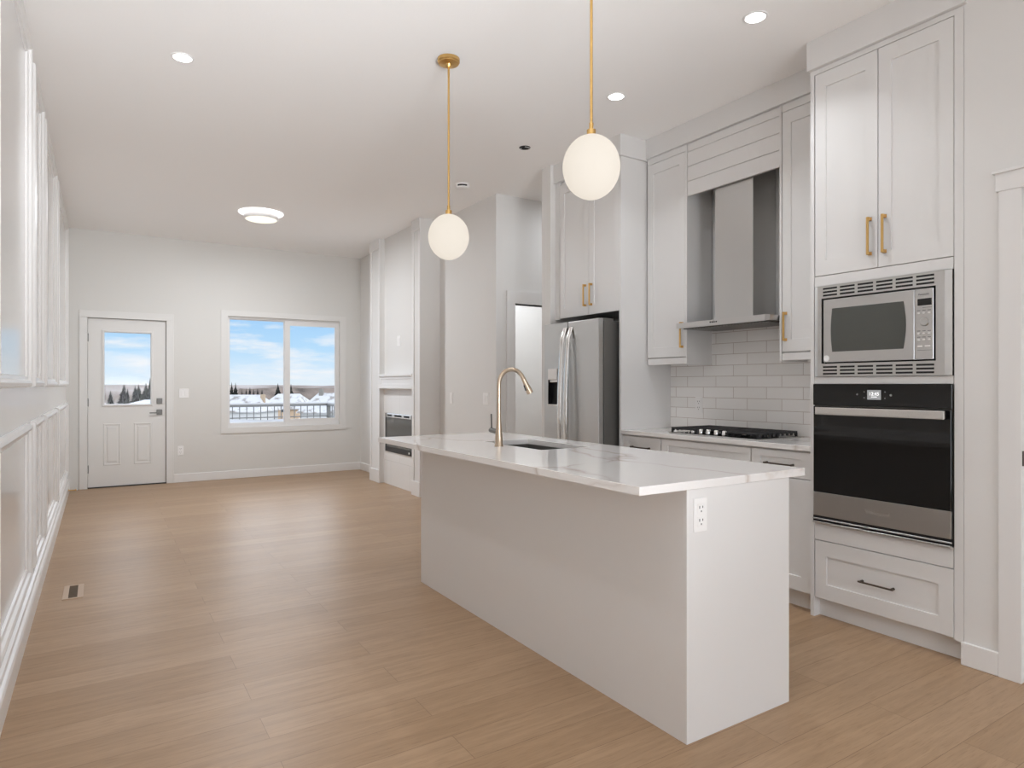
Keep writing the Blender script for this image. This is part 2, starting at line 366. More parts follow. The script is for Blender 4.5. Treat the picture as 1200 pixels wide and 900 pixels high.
# back wall around door and window openings
DX0, DX1, DZ1 = -0.129, 0.738, 2.134
WX0, WX1, WZ0, WZ1 = 1.487, 3.046, 0.700, 2.245
b = MB()
for a in ((XL, DX0, 0, CE), (DX0, DX1, DZ1, CE), (DX1, WX0, 0, CE), (WX0, WX1, 0, WZ0), (WX0, WX1, WZ1, CE), (WX1, 5.8, 0, CE)):
    b.box(a[0], a[1], YB, YB+0.14, a[2], a[3])
struct(b.build('wall_back', M_WALLB))
# rear wall behind the camera with an added window opening
b = MB()
for a in ((XL, 0.15, 0, CE), (0.15, 2.75, 0, 0.08), (0.15, 2.75, 2.45, CE), (2.75, 5.8, 0, CE)):
    b.box(a[0], a[1], -3.4, -3.25, a[2], a[3])
struct(b.build('wall_front', mat('bounce_cut_grey', (0.30, 0.295, 0.29), 0.7)))  # unseen wall made dark to cut light bounced onto the island
# right-hand wall of the living room with the fireplace projection
PX = 3.12; NX = 3.185
b = MB()
b.box(XR, XR+0.1, 5.60, YB, 0, CE)
b.box(PX, XR, 6.88, 7.09, 0, CE); b.box(PX, XR, 8.16, 8.50, 0, CE); b.box(NX, XR, 7.09, 8.16, 0, CE)
struct(b.build('wall_right', M_WALL))
# hallway walls: the wall with the doorway, its far end, the little room beyond
HY = 5.60
b = MB()
b.box(XR+0.1, 3.59, HY, HY+0.12, 0, CE); b.box(3.59, 4.39, HY, HY+0.12, 2.13, CE); b.box(4.39, 5.7, HY, HY+0.12, 0, CE)
struct(b.build('wall_hall', M_WALL))
struct(box('wall_hall_end', M_WALL, None, 5.7, 5.8, -3.4, 9.75, 0, CE))
b = MB(); b.box(XR+0.1, 5.7, 7.2, 7.3, 0, CE)
struct(b.build('wall_side_room', M_WALL))
# kitchen wall, the stub wall beyond the fridge, and the wall right of the oven tower
b = MB(); b.box(XK, XK+0.12, 1.30, 4.62, 0, CE); b.box(3.335, XK+0.12, 4.62, 4.75, 0, CE)
struct(b.build('wall_kitchen', M_WALL))
DO0, DO1 = 0.36, 1.190
b = MB(); b.box(XT, XT+0.12, DO1+0.0, 1.414, 0, CE); b.box(XT, XT+0.12, DO0, DO1, 2.16, CE); b.box(XT, XT+0.12, -3.25, DO0, 0, CE)
struct(b.build('wall_pantry', M_WALL))

# baseboards
def board(name, x0, x1, y0, y1, h=0.112):
    return struct(MB().box(x0, x1, y0, y1, 0, h, 0.003, 1).build(name, M_TRIM))
MB_ = MB(); MB_.prism([(XL, 0), (-0.31, 0), (-0.31, 0.098), (-0.316, 0.112), (-0.326, 0.12), (-0.328, 0.14), (XL, 0.145)], 'y', -3.25, YB)
struct(MB_.build('baseboard_left', M_TRIM))
board('baseboard_back', 0.825, XR, YB-0.015, YB)
board('baseboard_right', XR-0.014, XR, 8.50, YB-0.015)
board('baseboard_living', XR-0.014, XR, HY, 6.88)
board('baseboard_hall', XR+0.1, 3.49, HY-0.014, HY)
board('baseboard_pantry', XT-0.014, XT, 1.274, 1.424, 0.106)

# picture-frame mouldings on the left wall
PROF = [(0, 0), (0, 0.014), (0.006, 0.028), (0.022, 0.032), (0.034, 0.026), (0.040, 0.014), (0.056, 0.010), (0.060, 0)]
k = 1
for y0, y1 in ((1.15, 2.85), (3.03, 4.44), (4.65, 5.40), (5.58, 6.98), (7.20, 9.30)):
    for z0, z1 in ((1.285, 3.165), (0.235, 1.085)):
        struct(MB().ring(y0, y1, z0, z1, XL, PROF, out=-1).build('trim_%d' % k, M_TRIM)); k += 1

# ---- back door
d = sroot('door_1', (0.30, YB, 0))
FY = YB + 0.022
b = MB()
lx0, lx1, lz0, lz1 = 0.045, 0.562, 1.045, 1.962
for a in ((DX0+.004, lx0, .014, DZ1-.004), (lx1, DX1-.004, .014, DZ1-.004), (lx0, lx1, .014, lz0), (lx0, lx1, lz1, DZ1-.004)):
    b.box(a[0], a[1], FY, FY+0.045, a[2], a[3])
slab = b.build('door_slab', M_CASING, d)
def yring(x0, x1, z0, z1, y, prof):
    s = MB(); loops = []
    for ins, h in prof: loops.append([s.bm.verts.new((xx, y-h, zz)) for xx, zz in ((x0+ins, z0+ins), (x1-ins, z0+ins), (x1-ins, z1-ins), (x0+ins, z1-ins))])
    for A, B in zip(loops, loops[1:]):
        for q in range(4): s.face([A[q], A[(q+1) % 4], B[(q+1) % 4], B[q]])
    return s
yring(lx0-.024, lx1+.024, lz0-.024, lz1+.024, FY, [(0, 0), (0, .008), (.012, .014), (.024, .010), (.03, -0.01)]).build('glazing_bead', M_TRIM, d)
box('pane', M_GLASS, d, lx0, lx1, FY+.018, FY+.024, lz0, lz1)
for x0, x1 in ((0.036, 0.229), (0.370, 0.571)):
    s = yring(x0, x1, 0.275, 0.805, FY, [(0, 0), (.006, .006), (.016, .006), (.024, -.001), (.036, -.001), (.05, .006)])
    s.face(list(s.bm.verts)[-4:]); s.build('raised_panel', M_CASING, d)
box('threshold', M_BLACKM, d, DX0, DX1, YB+.005, YB+.10, 0, .0135)
for z in (0.24, 1.075, 1.885):
    box('hinge', M_NICKEL, d, DX0-.008, DX0+.010, FY-.006, FY, z-.05, z+.05)
for z in (1.083, 0.937):
    r = box('lock_rose', M_NICKEL, d, 0.626, 0.692, FY-.012, FY, z-.036, z+.036, bev=.003)
    MB().lathe([(0.02, 0), (0.02, -.02), (.0, -.02)], (0.659, FY-.012, z), 'y', 16).build('lock_cylinder', M_NICKEL, r, True)
MB().tube([(0.655, FY-.035, .93), (0.60, FY-.038, .93), (0.545, FY-.036, .93)], 0.007).build('lever', M_NICKEL, d, True)
b = MB()
b.box(DX0-.086, DX0, YB-.016, YB+.02, 0, DZ1, .002, 1); b.box(DX1, DX1+.086, YB-.016, YB+.02, 0, DZ1, .002, 1)
b.box(DX0-.086, DX1+.086, YB-.017, YB+.02, DZ1, DZ1+.088, .002, 1)
b.build('door_casing', M_CASING, d)
b = MB(); b.box(DX0-.001, DX0+.022, FY+.046, FY+.11, 0, DZ1); b.box(DX1-.022, DX1+.001, FY+.046, FY+.11, 0, DZ1); b.box(DX0, DX1, FY+.046, FY+.11, DZ1-.022, DZ1+.001)
b.build('door_stop_strip', M_TRIM, d)

# ---- back window
d = sroot('window_1', (2.27, YB, WZ0))
b = MB()
for a in ((WX0-.088, WX1+.095, WZ1, WZ1+.075), (WX0-.088, WX1+.095, WZ0-.075, WZ0)): b.box(a[0], a[1], YB-.013, YB, a[2], a[3])
for a in ((WX0-.088, WX0), (WX1, WX1+.095)): b.box(a[0], a[1], YB-.013, YB, WZ0, WZ1)
b.build('window_casing', M_CASING, d)
def wframe(b, x0, x1, z0, z1, y0, y1, l, r, bo, to):
    b.box(x0, x0+l, y0, y1, z0, z1); b.box(x1-r, x1, y0, y1, z0, z1)
    b.box(x0+l, x1-r, y0, y1, z0, z0+bo); b.box(x0+l, x1-r, y0, y1, z1-to, z1); return b
wframe(MB(), WX0, WX1, WZ0, WZ1, YB+.035, YB+.10, .022, .022, .045, .03).build('window_frame', M_TRIM, d)
wframe(MB(), WX0+.022, 2.285, WZ0+.045, WZ1-.03, YB+.06, YB+.09, .012, .04, .02, .012).build('fixed_sash', M_TRIM, d)
wframe(MB(), 2.255, WX1-.022, WZ0+.045, WZ1-.03, YB+.040, YB+.062, .075, .038, .055, .062).build('sliding_sash', M_TRIM, d)
box('pane', M_GLASS, d, WX0+.03, 2.25, YB+.072, YB+.078, WZ0+.06, WZ1-.04)
box('pane', M_GLASS, d, 2.325, WX1-.055, YB+.050, YB+.055, WZ0+.09, WZ1-.085)
# unseen window added behind the camera for the light it lets in
d = sroot('added_rear_window', (1.45, -3.25, .75))
b = wframe(MB(), .15, 2.75, .08, 2.45, -3.36, -3.27, .05, .05, .05, .05); b.box(1.42, 1.48, -3.36, -3.27, .13, 2.4); b.build('window_frame', M_TRIM, d)
box('pane', M_GLASS, d, .2, 2.7, -3.32, -3.315, .13, 2.4)

# ---- hallway doorway casing
d = sroot('door_2', (3.99, HY, 0))
b = MB(); b.box(3.49, 3.59, HY-.016, HY+.13, 0, 2.13); b.box(4.39, 4.49, HY-.016, HY+.13, 0, 2.13); b.box(3.49, 4.49, HY-.018, HY+.13, 2.13, 2.255)
b.build('door_casing', M_TRIM, d)
# ---- doorway at the right edge: casing with flat header, door ajar inside it
d = sroot('door_3', (XT, .78, 0))
b = MB(); b.box(XT-.014, XT+.02, DO1-.002, 1.274, 0, 2.156, .0015, 1); b.box(XT-.014, XT+.02, DO0-.084, DO0+.002, 0, 2.156, .0015, 1)
b.build('door_casing', M_TRIM, d)
b = MB(); b.box(XT-.018, XT+.02, DO0-.094, 1.284, 2.156, 2.236, .001, 1); b.box(XT-.028, XT+.02, DO0-.104, 1.294, 2.236, 2.250, .001, 1)
b.build('header', M_TRIM, d)
box('door_slab', M_TRIM, d, XT+.045, XT+.085, DO0+.004, DO1-.006, .01, 2.15)
box('strike_plate', M_BRONZE, d, XT-.006, XT+.03, DO1-.005, DO1-.0022, .945, 1.01)

# ================================================================== FIREPLACE WALL
for nm, y0, y1 in (('trim_21', 6.88, 7.09), ('trim_22', 8.16, 8.50)):
    b = MB(); e = .012
    b.box(PX-.018, PX, y0-e, y1+e, 0, .17, .003, 1)                       # plinth
    b.box(PX-.012, PX, y0-.008, y0+.045, .17, 3.09, .004, 2); b.box(PX-.012, PX, y1-.045, y1+.008, .17, 3.09, .004, 2)
    b.box(PX-.020, PX, y0-e, y1+e, 3.09, CE, .004, 1)                     # capital
    struct(b.build(nm, M_TRIM))
struct(box('trim_23', M_FTILE, None, NX-.008, NX, 7.09, 8.16, 0, 1.245))
m = thing('fireplace_mantel', (3.145, 7.625, 1.245), 'white moulded mantel ledge across the fireplace recess', 'mantel')
b = MB(); b.box(3.098, NX-.001, 7.094, 8.156, 1.40, 1.428, .003, 1); b.build('shelf', M_TRIM, m)
MB().shaker(3.112, 7.094, 8.156, 1.275, 1.40, .05, .03, .06, .008).build('frieze_panel', M_TRIM, m)
b = MB(); b.box(3.104, NX-.001, 7.094, 8.156, 1.245, 1.275, .003, 1); b.build('lower_lip', M_TRIM, m)
f = thing('fireplace_insert', (NX, 7.645, .43), 'dark glass electric fireplace set in the white tiled recess', 'fireplace')
x = NX-.008
b = MB(); b.box(x-.012, x, 7.205, 7.245, .43, .925); b.box(x-.012, x, 8.055, 8.085, .43, .925); b.box(x-.012, x, 7.245, 8.055, .43, .495); b.build('frame', M_BLACKM, f)
box('glass_front', M_FPGLASS, f, x-.010, x, 7.245, 8.055, .495, .875)
box('top_strip', M_CHROME, f, x-.014, x, 7.245, 8.055, .875, .925, bev=.003)  # polished strip with dark marks across the top
for y0, y1 in ((7.30, 7.46), (7.54, 7.76), (7.86, 8.0)): box('dark_mark', M_DARKHOLE, f, x-.016, x-.0135, y0, y1, .889, .912)
MB().lathe([(.014, 0), (.014, -.006), (0, -.006)], (x-.012, 7.30, .462), 'x', 14).build('indicator', M_PLASTIC, f)

# ================================================================== KITCHEN FIXED TRIM
def crown(nm, x0, x1, y0, y1, z0):
    struct(MB().box(x0, x1, y0, y1, z0, CE, .002, 1).build(nm, M_CAB))
crown('trim_24', XT-.022, XK, 1.403, 2.196, 3.062)           # above the oven tower
crown('trim_25', 3.632, XK, 2.196, 3.748, 3.072)             # above the uppers
crown('trim_26', 3.366, XK, 3.748, 4.62, 3.062)              # above the fridge

def pull(parent, m, x, y, z0, z1, r=.0055, so=.026, name='handle', horiz=False, square=False):
    """bar pull standing off a face that looks towards -x"""
    b = MB()
    if not horiz:
        b.box(x-so-r, x-so+r, y-r, y+r, z0, z1, .0015, 1)
        for z in (z0+.008, z1-.008): b.box(x-so, x, y-r*1.25, y+r*1.25, z-.008, z+.008, .001, 1); b.box(x-.004, x, y-.009, y+.009, z-.009, z+.009)
    else:
        y0, y1 = z0, z1; z = y
        b.tube([(x-so, y0, z), (x-so, y1, z)], r, 10)
        for yy in (y0+.01, y1-.01): b.lathe([(r*1.5, 0), (r*1.2, -so)], (x, yy, z), 'x', 12)
    return b.build(name, m, parent, horiz)

# ---- oven tower
t = thing('oven_cabinet', (3.66, 1.80, 0), 'tall white built-in cabinet at the right holding the microwave and wall oven', 'cabinet')
b = MB(); xb = XT+.021
b.box(xb, XK-.002, 1.416, 1.456, .10, 3.06); b.box(XT-.0, XK-.002, 2.163, 2.186, 0, 3.06)     # sides
b.box(XT, xb+.02, 1.416, 1.4555, .10, 3.06)                                                     # filler strip
b.box(XT, XT+.02, 1.459, 2.160, .435, .532); b.box(XT, XT+.02, 1.459, 2.160, 1.845, 1.900); b.box(XT, XT+.02, 1.459, 2.160, 1.304, 1.341)
b.box(XT, XT+.02, 1.4555, 2.163, 3.033, 3.06)
b.box(xb, XK-.002, 1.456, 2.163, .43, .45); b.box(xb, XK-.002, 1.456, 2.163, 1.86, 1.885); b.box(xb+.001, XK-.002, 1.456, 2.163, .10, .12)
b.box(XK-.02, XK-.002, 1.456, 2.163, .12, 3.06); b.box(xb, XK-.002, 1.456, 2.163, 1.306, 1.339)
b.build('carcass', M_CAB, t)
box('toe_kick', M_CAB, t, XT+.055, XT+.07, 1.416, 2.163, 0, .10)
for y0, y1, hy in ((1.812, 2.158, 1.850), (1.459, 1.808, 1.775)):
    dr = MB().shaker(XT, y0, y1, 1.904, 3.030).build('door', M_CAB, t)
    pull(dr, M_BRASS, XT, hy, 1.972, 2.168)
dr = MB().shaker(XT, 1.459, 2.158, .110, .430, .066, .082).build('drawer', M_CAB, t)
pull(dr, M_BRONZE, XT, .266, 1.722, 1.900, .005, .026, horiz=True)

# ---- microwave with trim kit
mw = thing('built_in_microwave', (XT, 1.81, 1.343), 'stainless built-in microwave with slotted trim frame above the wall oven', 'microwave')
X = XT-.012
b = MB(); y0, y1, z0, z1 = 1.461, 2.156, 1.343, 1.842; hy0, hy1, hz0, hz1 = 1.530, 2.112, 1.414, 1.774
b.prism([(X+.006, y0), (X, y0+.03), (X, hy0), (XT+.1, hy0), (XT+.1, y0+.001), (XT-.0005, y0)], 'z', z0, z1)
b.prism([(X, hy1), (X, y1-.02), (X+.006, y1), (XT-.0005, y1), (XT+.1, y1-.001), (XT+.1, hy1)], 'z', z0, z1)
b.box(X, XT+.1, hy0, hy1, z0, hz0); b.box(X, XT+.1, hy0, hy1, hz1, z1)
b.build('trim_frame', M_STEELH, mw)
W = (hy1-hy0)
for zm in (1.377, 1.808):
    b = MB()
    for row in range(3):
        zc = zm+.0185*(row-1)
        for c in range(6):
            a = hy0+.003+W*c/6; b.box(X-.0008, X+.004, a+.004, a+W/6-.012, zc-.0048, zc+.0048)
    b.build('vent_grille', M_DARKHOLE, mw)
box('gap_surround', M_DARKHOLE, mw, XT+.02, XT+.04, hy0, hy1, hz0, hz1)
b = MB(); b.box(X+.001, XT+.35, 1.628, 2.102, 1.422, 1.766, .002, 1); door = b.build('door', M_STEELH, mw)
# window with bowed sides
pts = []
wy0, wy1, wz0, wz1 = 1.674, 2.054, 1.478, 1.714
for i in range(9):
    q = i/8; pts.append((wy1+.008*math.sin(math.pi*q)-.004, wz0+(wz1-wz0)*q))
for i in range(9):
    q = 1-i/8; pts.append((wy0-.012*math.sin(math.pi*q)+.004, wz0+(wz1-wz0)*q))
MB().prism(pts, 'x', X-.0005, X+.003).build('window', M_MWGLASS, door)
MB().lathe([(.017, .003), (.017, 0), (0, 0)], (X-.0004, 2.083, 1.443), 'x', 20).build('round_sticker', M_PLASTIC, door)
cp = MB().box(X+.001, XT+.35, 1.541, 1.626, 1.422, 1.766, .002, 1).build('control_panel', M_STEELH, mw)
box('display', M_BLACK, cp, X-.0005, X+.003, 1.549, 1.612, 1.684, 1.717)
letters('Panasonic', .0125, M_GREYP, cp, 'lettering', (X, 1.584, 1.738))
MB().lathe([(.021, .003), (.021, -.003), (.018, -.008), (0, -.008)], (X, 1.580, 1.604), 'x', 24).build('dial', M_STEEL, cp, True)
for z in (1.647, 1.548, 1.518):
    for y in (1.607, 1.583, 1.559): MB().lathe([(.0062, .003), (.0062, -.002), (0, -.002)], (X, y, z), 'x', 12, .7).build('button', M_PLASTIC, cp)
for y in (1.600, 1.566): box('button', M_PLASTIC, cp, X-.002, X+.003, y-.012, y+.012, 1.482, 1.490)
for z in (1.660, 1.560, 1.530):
    for y in (1.607, 1.583, 1.559): box('button_caption', M_GREYP, cp, X-.0004, X+.002, y-.007, y+.007, z-.0015, z+.0015)
box('printed_line', M_GREYP, cp, X-.0004, X+.002, 1.548, 1.614, 1.4655, 1.467); box('printed_line', M_GREYP, cp, X-.0004, X+.002, 1.548, 1.590, 1.672, 1.674)

# ---- wall oven
ov = thing('wall_oven', (XT, 1.81, .535), 'black glass and stainless wall oven showing a lit clock below the microwave', 'oven')
X = XT-.016
box('housing', M_STEELD, ov, XT+.001, XT+.45, 1.462, 2.160, .536, 1.300)
cp = MB().box(X, XT, 1.459, 2.160, 1.186, 1.302, .002, 1).build('control_panel', M_BLACK, ov)
lc = box('clock_display', M_LCD, cp, X-.0006, X+.002, 1.786, 1.856, 1.221, 1.271)
letters('12:45', .024, M_LCDT, lc, 'lettering', (X-.0008, 1.821, 1.250))
box('display_line', M_LCDT, lc, X-.001, X, 1.806, 1.836, 1.234, 1.2365)
M_KEY = mat('dim_key_print', (0.25, 0.25, 0.26), .5)
for y, z, r in ((1.909, 1.247, .0045), (1.872, 1.261, .003), (1.872, 1.230, .003), (1.766, 1.261, .003), (1.766, 1.229, .003), (1.737, 1.245, .006)):
    MB().lathe([(r, .001), (r, -.0005), (0, -.0005)], (X, y, z), 'x', 12).build('touch_key', M_KEY, cp)
dg = MB().box(X, XT, 1.462, 2.158, .703, 1.180, .002, 1).build('glass_door', M_BLACK, ov)
box('lower_panel', M_STEELH, dg, X, XT, 1.462, 2.158, .573, .7025, bev=.0015)
letters('Whirlpool', .030, M_CHROME, dg, 'lettering', (X, 1.805, .636))
b = MB(); b.box(X-.042, X-.026, 1.476, 2.122, 1.134, 1.176, .004, 2)
for y in (1.50, 2.10): b.box(X-.028, X+.002, y-.012, y+.012, 1.140, 1.170)
b.build('handle', M_CHROME, dg)
b = MB(); b.box(X+.003, XT, 1.460, 2.160, .535, .571); b.build('base_vent', M_BLACKM, ov)
b = MB(); b.box(X-.006, X+.004, 1.459, 2.161, .552, .559, .001, 1); b.box(X-.010, X+.004, 1.459, 2.161, .533, .541, .001, 1); b.build('base_trim', M_STEELH, ov)

# ---- base cabinets, worktop
UNX = 3.405
def base_unit(y0, y1, label, handle_drawer=True, doors=1):
    u = thing('base_cabinet', (3.66, (y0+y1)/2, 0), label, 'cabinet', 'base cabinets under the cooktop counter')
    b = MB(); b.box(UNX+.021, XK-.01, y0+.001, y1-.001, .10, .917); b.build('carcass', M_CAB, u)
    box('toe_kick', M_CAB, u, UNX+.06, UNX+.075, y0+.001, y1-.001, 0, .10)
    dr = MB().shaker(UNX, y0+.003, y1-.003, .757, .908, .062, .042).build('drawer', M_CAB, u)
    if handle_drawer: pull(dr, M_BRONZE, UNX, .830, (y0+y1)/2-.097, (y0+y1)/2+.097, .005, .024, horiz=True)
    w_ = (y1-y0)/doors
    for i in range(doors):
        a = y0+w_*i
        dd = MB().shaker(UNX, a+.003, a+w_-.003, .108, .751).build('door', M_CAB, u)
        hy = a+.035 if (i == doors-1 and doors > 1) or doors == 1 else a+w_-.035
        if doors > 1: pull(dd, M_BRONZE, UNX, hy, .56, .72)
    return u
base_unit(2.192, 2.597, 'white base cabinet with a drawer, beside the oven tower under the counter end')
base_unit(2.599, 3.361, 'white base cabinet with a plain false drawer front directly under the cooktop', False, 2)
base_unit(3.363, 3.762, 'white base cabinet with a drawer, next to the refrigerator end panel')
wt = MB(); wt.box(3.387, XK-.001, 2.188, 3.764, .919, .950, .002, 1)
tag(wt.build('worktop', M_QUARTZ, origin=(3.66, 2.9, .919)), 'white quartz worktop along the tiled wall under the cooktop', 'countertop')

# ---- backsplash
bs = MB(); bs.box(XK-.008, XK, 2.188, 3.764, .950, 1.74)
struct(bs.build('trim_27', M_TILE, origin=(XK, 3.764, .95)))

# ---- upper cabinets
UX = 3.650
def upper(y0, y1, dy0, dy1, hy, h0, h1, label):
    u = thing('upper_cabinet', (3.79, (y0+y1)/2, 1.445), label, 'cabinet', 'white wall cabinets beside the range hood')
    b = MB(); b.box(UX+.021, XK-.009, y0, y1, 1.500, 3.070)
    b.build('carcass', M_CAB, u)
    dd = MB().shaker(UX, dy0, dy1, 1.506, 3.020, .06, .078).build('door', M_CAB, u)
    pull(dd, M_BRASS, UX, hy, h0, h1)
    return u
u = upper(3.342, 3.750, 3.360, 3.747, 3.385, 1.572, 1.762, 'white wall cabinet between the range hood and the refrigerator')
box('end_panel', M_CAB, u, UX, XK-.009, 3.341, 3.357, 1.446, 3.070)
box('light_rail', M_CAB, u, UX+.002, UX+.03, 3.357, 3.747, 1.452, 1.500, bev=.002)
box('top_rail', M_CAB, u, UX+.002, UX+.022, 3.357, 3.747, 3.024, 3.070)
u = upper(2.197, 2.566, 2.200, 2.550, 2.525, 1.574, 1.756, 'white wall cabinet between the range hood and the oven tower')
box('end_panel', M_CAB, u, UX-.004, XK-.009, 2.553, 2.567, 1.446, 3.070)
box('light_rail', M_CAB, u, UX+.002, UX+.03, 2.197, 2.553, 1.452, 1.498, bev=.002)
box('top_rail', M_CAB, u, UX+.002, UX+.022, 2.197, 2.553, 3.024, 3.070)
# boarded panel over the hood
v = MB()
for i in range(4):
    z0 = 2.684+.1085*i if i else 2.684
    z1 = 2.684+.1085*(i+1) if i < 3 else 3.070
    v.box(UX+.002, UX+.022, 2.569, 3.339, z0+.0015, z1-.0015, .0025, 1)
v.box(UX+.010, UX+.03, 2.569, 3.339, 2.690, 3.068)
v.box(UX+.03, XK-.009, 2.569, 3.339, 2.98, 3.0)
tag(v.build('hood_panel', M_CAB), 'white shiplap board panel above the range hood opening', 'panel')

# ---- range hood
h = thing('range_hood', (3.73, 2.954, 1.70), 'stainless chimney range hood hanging over the gas cooktop', 'range hood')
HX = 3.532
b = MB(); b.prism([(HX, 2.590), (HX, 3.334), (XK-.009, 3.334), (XK-.009, 2.575), (HX+.03, 2.575)], 'z', 1.708, 1.742)
b.prism([(HX+.001, 2.592), (HX+.001, 3.333), (HX+.012, 3.333), (HX+.012, 2.586)], 'z', 1.703, 1.7085)
b.build('canopy', M_STEELH, h)
box('filter', M_STEELD, h, HX+.05, XK-.02, 2.60, 3.31, 1.700, 1.7078)
b = MB()
for i in range(26):
    a = 2.62+.026*i; b.box(HX+.06, XK-.03, a, a+.008, 1.6975, 1.7002)
b.build('filter_slot', M_STEEL, h)
box('chimney', M_STEEL, h, 3.682, XK-.009, 2.792, 3.108, 1.742, 2.975, bev=.0015)
for i in range(4): MB().lathe([(.005, .002), (.005, -.003), (0, -.003)], (HX, 2.972+.017*i, 1.727), 'x', 10).build('button', M_BLACKM, h)

# ---- gas cooktop
c = thing('gas_cooktop', (3.69, 2.96, .950), 'black five-knob gas cooktop with cast iron grates set in the counter', 'cooktop')
CY0, CY1, CX0, CX1 = 2.590, 3.345, 3.462, 3.905
box('base_tray', M_STEEL, c, CX0, CX1, CY0, CY1, .9505, .956, bev=.002)
box('cook_surface', M_BLACK, c, CX0+.012, CX1-.012, CY0+.012, CY1-.012, .956, .9585)
def grate(y0, y1, x0, x1):
    b = MB(); r = .0055; zt = .993
    for y in (y0, y1-.011): b.box(x0, x1, y, y+.011, zt-.014, zt, .002, 1)
    for x in (x0, x1-.011): b.box(x, x+.011, y0+.011, y1-.011, zt-.014, zt, .002, 1)
    n = 5
    for i in range(1, n): 
        yy = y0+(y1-y0)*i/n; b.box(x0+.011, x1-.011, yy-r, yy+r, zt-.012, zt-.0005, .002, 1)
    xm = (x0+x1)/2; b.box(xm-r, xm+r, y0+.011, y1-.011, zt-.012, zt-.001, .002, 1)
    for y in (y0, y1-.012):
        for x in (x0, x1-.012, xm-.006): b.box(x, x+.012, y, y+.012, .9585, zt-.013)
    # toothed outer rim
    for i in range(9):
        x = x0+(x1-x0)*(i+.5)/9; b.box(x-.012, x+.012, y0-.003, y0+.001, zt-.026, zt-.003); b.box(x-.012, x+.012, y1-.001, y1+.003, zt-.026, zt-.003)
    return b
W = (CY1-CY0-.03)/3
for i in range(3):
    y0 = CY0+.012+i*(W+.003)
    x0 = CX0+.10 if i == 1 else CX0+.018
    grate(y0, y0+W, x0, CX1-.018).build('grate', M_IRON, c)
for y, x, r in ((2.71, 3.60, .035), (2.71, 3.79, .028), (2.967, 3.72, .045), (3.22, 3.60, .028), (3.22, 3.79, .035)):
    MB().lathe([(r, 0), (r, .009), (r*.75, .009), (r*.75, .016), (r*.6, .019), (0, .019)], (x, y, .9585), 'z', 20).build('burner', M_IRON, c, True)
for i in range(5):
    MB().lathe([(.016, 0), (.017, .004), (.0145, .030), (.012, .033), (0, .033)], (3.502, 2.880+.0665*i, .9585), 'z', 20).build('knob', M_CHROME, c, True)

# ---- refrigerator
fr = thing('refrigerator', (3.55, 4.17, 0), 'stainless side-by-side refrigerator with a dispenser in its left door', 'refrigerator')
FX = 3.205; FZ = 1.806
box('cabinet', M_STEELD, fr, FX+.058, XK-.02, 3.820, 4.520, .03, 1.792, bev=.004)
box('base_grille', M_BLACKM, fr, FX+.05, FX+.10, 3.83, 4.51, 0, .09)
box('hinge_cover', M_STEELD, fr, FX+.03, FX+.16, 3.825, 3.90, 1.792, 1.812, bev=.003); box('hinge_cover', M_STEELD, fr, FX+.03, FX+.16, 4.44, 4.515, 1.792, 1.812, bev=.003)
MB().box(FX, FX+.048, 3.815, 4.193, .095, FZ, .006, 2).build('door', M_STEEL, fr)
dy0, dy1, dz0, dz1 = 4.318, 4.474, 1.122, 1.430
b = MB()
for a in ((4.199, dy0, .095, FZ), (dy1, 4.525, .095, FZ), (dy0, dy1, .095, dz0), (dy0, dy1, dz1, FZ)): b.box(FX, FX+.048, a[0], a[1], a[2], a[3])
ld = b.build('door', M_STEEL, fr)
b = MB(); b.box(FX+.040, FX+.047, dy0, dy1, dz0, 1.335); b.box(FX+.002, FX+.04, dy0, dy0+.004, dz0, 1.335); b.box(FX+.002, FX+.04, dy1-.004, dy1, dz0, 1.335)
b.build('dispenser_recess', M_BLACKM, ld)
box('dispenser_panel', M_PLASTIC, ld, FX-.002, FX+.047, dy0+.03, dy1, 1.340, 1.430, bev=.003)
box('dispenser_tray', M_CHROME, ld, FX-.006, FX+.042, dy0, dy1, dz0, dz0+.012, bev=.002)
box('dispenser_nozzle', M_CHROME, ld, FX+.004, FX+.04, dy0+.03, dy1-.02, 1.318, 1.339, bev=.003)
for y in (4.228, 4.150):
    pts = []
    for i in range(17):
        q = i/16; z = .32+1.44*q; bow = math.sin(math.pi*q)
        pts.append((FX-.028-.040*bow if 0 < i < 16 else FX-.004, y, z))
    MB().tube(pts, .011, 12, (1.0, 2.0)).build('handle', M_CHROME, fr, True)

# ---- cabinet over the fridge with its end panel
u = thing('fridge_cabinet', (3.66, 4.17, 0), 'white cabinet surround above and beside the refrigerator', 'cabinet')
box('end_panel', M_CAB, u, 3.387, XK-.001, 3.765, 3.785, 0, 3.06)
b = MB(); b.box(3.408, XK-.002, 3.786, 4.618, 1.885, 3.06); b.build('carcass', M_CAB, u)
box('filler', M_CAB, u, 3.388, 3.407, 4.556, 4.618, 1.865, 3.06)
for y0, y1, hy in ((4.158, 4.552, 4.196), (3.788, 4.154, 4.118)):
    dd = MB().shaker(3.387, y0, y1, 1.872, 3.03).build('door', M_CAB, u)
    pull(dd, M_BRASS, 3.387, hy, 1.945, 2.125)

